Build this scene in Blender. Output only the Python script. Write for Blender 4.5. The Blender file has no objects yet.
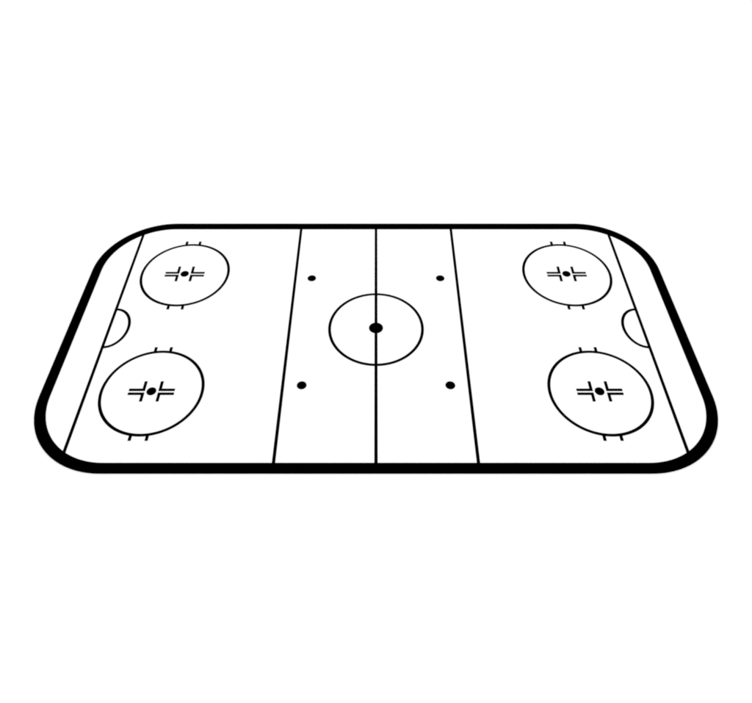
import bpy, math

# ---------------------------------------------------------------- helpers
scene = bpy.context.scene
COL = scene.collection
PI = math.pi


def material(name, rgb, rough, spread, scale):
    """Matte procedural paint: base colour with a faint noise in it."""
    m = bpy.data.materials.new(name)
    m.use_nodes = True
    nt = m.node_tree
    b = nt.nodes['Principled BSDF']
    b.inputs['Roughness'].default_value = rough
    b.inputs['Specular IOR Level'].default_value = 0.0
    tc = nt.nodes.new('ShaderNodeTexCoord')
    nz = nt.nodes.new('ShaderNodeTexNoise')
    nz.inputs['Scale'].default_value = scale
    nz.inputs['Detail'].default_value = 4.0
    rp = nt.nodes.new('ShaderNodeValToRGB')
    lo = [max(0.0, c - spread) for c in rgb]
    hi = [min(1.0, c + spread) for c in rgb]
    rp.color_ramp.elements[0].position = 0.3
    rp.color_ramp.elements[1].position = 0.7
    rp.color_ramp.elements[0].color = (*lo, 1)
    rp.color_ramp.elements[1].color = (*hi, 1)
    nt.links.new(tc.outputs['Object'], nz.inputs['Vector'])
    nt.links.new(nz.outputs['Fac'], rp.inputs['Fac'])
    nt.links.new(rp.outputs['Color'], b.inputs['Base Color'])
    return m


ICE = material('white_ice', (0.82, 0.82, 0.82), 0.9, 0.004, 0.4)
GROUND = material('white_ground', (0.82, 0.82, 0.82), 0.9, 0.004, 0.1)
BLACK = material('black_paint', (0.0001, 0.0001, 0.0001), 0.9, 0.00005, 3.0)


def mesh_obj(name, verts, faces, mat, parent=None, loc=(0, 0, 0)):
    me = bpy.data.meshes.new(name)
    me.from_pydata(verts, [], faces)
    me.materials.append(mat)
    me.update()
    o = bpy.data.objects.new(name, me)
    COL.objects.link(o)
    o.location = loc
    if parent:
        o.parent = parent
    return o


def copy_tree(o, parent):
    c = o.copy()
    COL.objects.link(c)
    c.parent = parent
    for ch in o.children:
        copy_tree(ch, c)
    return c


def polygon(name, pts, z, mat, parent, loc=(0, 0, 0)):
    return mesh_obj(name, [(x, y, z) for x, y in pts], [tuple(range(len(pts)))],
                    mat, parent, loc)


def rect(name, x0, y0, x1, y1, z, mat, parent):
    return polygon(name, [(x0, y0), (x1, y0), (x1, y1), (x0, y1)], z, mat, parent)


def arc_band(a, b, w, t0, t1, n):
    """Flat band of width w along an ellipse arc with half axes a, b."""
    out, inn = [], []
    for i in range(n + 1):
        t = t0 + (t1 - t0) * i / n
        c, s = math.cos(t), math.sin(t)
        nx, ny = c / a, s / b
        k = math.hypot(nx, ny)
        nx, ny = nx / k, ny / k
        out.append((a * c + nx * w / 2, b * s + ny * w / 2))
        inn.append((a * c - nx * w / 2, b * s - ny * w / 2))
    return inn, out


def band_obj(name, inn, out, z, mat, parent, loc=(0, 0, 0), closed=False):
    n = len(inn)
    v = [(x, y, z) for x, y in inn] + [(x, y, z) for x, y in out]
    m = n if closed else n - 1
    f = [(i, n + i, n + (i + 1) % n, (i + 1) % n) for i in range(m)]
    return mesh_obj(name, v, f, mat, parent, loc)


def ring(name, r, w, z, mat, parent, loc=(0, 0, 0)):
    inn, out = arc_band(r, r, w, 0, 2 * PI, 144)
    return band_obj(name, inn[:-1], out[:-1], z, mat, parent, loc, closed=True)


def disc(name, r, z, mat, parent, loc=(0, 0, 0)):
    n = 64
    return polygon(name, [(r * math.cos(2 * PI * i / n), r * math.sin(2 * PI * i / n))
                          for i in range(n)], z, mat, parent, loc)


def round_rect(x, y0, y1, r, n=32):
    pts = []
    for cx, cy, a in ((x - r, y1 - r, 0), (-x + r, y1 - r, 1),
                      (-x + r, y0 + r, 2), (x - r, y0 + r, 3)):
        for i in range(n + 1):
            t = (a + i / n) * PI / 2
            pts.append((cx + r * math.cos(t), cy + r * math.sin(t)))
    return pts


# ---------------------------------------------------------------- setting
g = mesh_obj('ground', [(-900, -600, -0.03), (900, -600, -0.03),
                        (900, 1200, -0.03), (-900, 1200, -0.03)], [(0, 1, 2, 3)], GROUND)
g['kind'] = 'structure'

# ---------------------------------------------------------------- the rink
rink = bpy.data.objects.new('ice_hockey_rink', None)
COL.objects.link(rink)
rink['label'] = 'white ice hockey rink with thick black rounded border and thin black line markings'
rink['category'] = 'hockey rink'

OX, OY0, OY1, OR = 29.85, -15.505, 15.535, 7.51       # outside of the boards
TH = 0.965                                           # width of the boards

# boards: a low solid kerb all round, with softened top edges
prof = [(0.0, -0.028), (0.0, 0.020), (0.012, 0.030), (TH - 0.012, 0.030), (TH, 0.020), (TH, -0.028)]
loops = [[(x, y, z) for x, y in round_rect(OX - d, OY0 + d, OY1 - d, OR - d)] for d, z in prof]
n = len(loops[0])
verts = [p for lp in loops for p in lp]
faces = []
for k in range(len(loops)):
    k2 = (k + 1) % len(loops)
    for i in range(n):
        j = (i + 1) % n
        faces.append((k * n + i, k * n + j, k2 * n + j, k2 * n + i))
mesh_obj('boards', verts, faces, BLACK, rink)

# ice: a thin slab whose rim is tucked inside the boards
e = TH * 0.4
pts = round_rect(OX - TH + e, OY0 + TH - e, OY1 - TH + e, OR - TH + e)
n = len(pts)
v = [(x, y, 0.0) for x, y in pts] + [(x, y, -0.02) for x, y in pts]
f = [tuple(range(n)), tuple(range(2 * n - 1, n - 1, -1))]
f += [(i, n + i, n + (i + 1) % n, (i + 1) % n) for i in range(n)]
ice = mesh_obj('ice_surface', v, f, ICE, rink)
ice['label'] = 'plain white ice surface'

IY0, IY1 = OY0 + TH, OY1 - TH
IX, IR = OX - TH, OR - TH

# lines across the ice
LW = 0.285
rect('center_line', -LW / 2, IY0 - 0.02, LW / 2, IY1 + 0.02, 0.004, BLACK, rink)
for s in (-1, 1):
    x = s * 8.386
    rect('zone_line', x - LW / 2, IY0 - 0.02, x + LW / 2, IY1 + 0.02, 0.004, BLACK, rink)
GW = 0.29
GX = 25.846
for s in (-1, 1):
    x = s * GX
    yc = lambda q: math.sqrt(IR ** 2 - (q - (IX - IR)) ** 2)
    yo, yi = yc(GX + GW / 2) + 0.05, yc(GX - GW / 2) + 0.05      # ends follow the rounded corner
    xo, xi = s * (GX + GW / 2), s * (GX - GW / 2)
    p = [(xi, IY0 + IR - yi), (xo, IY0 + IR - yo), (xo, IY1 - IR + yo), (xi, IY1 - IR + yi)]
    polygon('goal_line', p if s < 0 else p[::-1], 0.004, BLACK, rink)

# goal creases: half ovals that end on the goal lines
inn, out = arc_band(1.79, 2.41, 0.285, -PI / 2, PI / 2, 64)
cr = band_obj('goal_crease', inn, out, 0.008, BLACK, rink, (-GX + 0.05, 0.02, 0))
c2 = copy_tree(cr, rink)
c2.location = (GX - 0.05, 0.02, 0)
c2.rotation_euler = (0, 0, PI)

# centre circle and spot
cc = ring('center_circle', 4.5, 0.28, 0.008, BLACK, rink, (0, 0.016, 0))
disc('center_spot', 0.685, 0.012, BLACK, cc, (0, -0.012, 0))

# face-off spots of the neutral zone
sp0 = None
for x, y in ((-6.68, 6.814), (6.68, 6.814), (-6.68, -6.787), (6.68, -6.787)):
    if sp0 is None:
        sp0 = disc('face_off_spot', 0.445, 0.008, BLACK, rink)
        o = sp0
    else:
        o = copy_tree(sp0, rink)
    o.location = (x, y, 0)

# end-zone face-off circles
fc = ring('face_off_circle', 4.5, 0.28, 0.008, BLACK, rink)
disc('face_off_spot', 0.435, 0.008, BLACK, fc, (-0.045, 0, 0))
W = 0.275
for sx in (-1, 1):
    for sy, yb in ((1, 0.155), (-1, -0.265)):
        xi, xo = 0.73 - W / 2, 2.055
        y0, y1 = yb - sy * W / 2, sy * 1.10
        ym = yb + sy * W / 2
        p = [(xi, y0), (xo, y0), (xo, ym), (xi + W, ym), (xi + W, y1), (xi, y1)]
        p = [(sx * a, b) for a, b in p]
        if sx * sy < 0:
            p.reverse()
        polygon('restraining_mark', p, 0.008, BLACK, fc, (-0.03, 0, 0))
        a, b = sx * 0.715 - W / 2, sx * 0.715 + W / 2
        q = [(a, sy * 4.35), (b, sy * 4.35), (b, sy * 5.05), (a, sy * 5.05)]
        if sy < 0:
            q.reverse()
        polygon('hash_mark', q, 0.012, BLACK, fc, (-0.03, 0, 0))
for i, (x, y) in enumerate(((-19.988, 7.469), (19.988, 7.469), (-19.988, -7.44), (19.988, -7.44))):
    o = fc if i == 0 else copy_tree(fc, rink)
    o.location = (x, y, 0)

# ---------------------------------------------------------------- light: even, white, shadowless
w = bpy.data.worlds.new('World')
scene.world = w
w.use_nodes = True
bg = w.node_tree.nodes['Background']
bg.inputs['Color'].default_value = (1, 1, 1, 1)
bg.inputs['Strength'].default_value = 1.245

# ---------------------------------------------------------------- camera
cd = bpy.data.cameras.new('camera')
cam = bpy.data.objects.new('camera', cd)
COL.objects.link(cam)
cam.location = (0, -37.7539, 43.9025)
cam.rotation_euler = (PI / 2 - 0.8999, 0, 0)
cd.sensor_fit = 'HORIZONTAL'
cd.sensor_width = 36
cd.lens = 36 * 596.81 / 752
cd.clip_start = 0.5
cd.clip_end = 4000
scene.camera = cam

scene.view_settings.view_transform = 'Standard'
scene.view_settings.look = 'None'
scene.view_settings.exposure = 0
scene.cycles.filter_width = 2.0
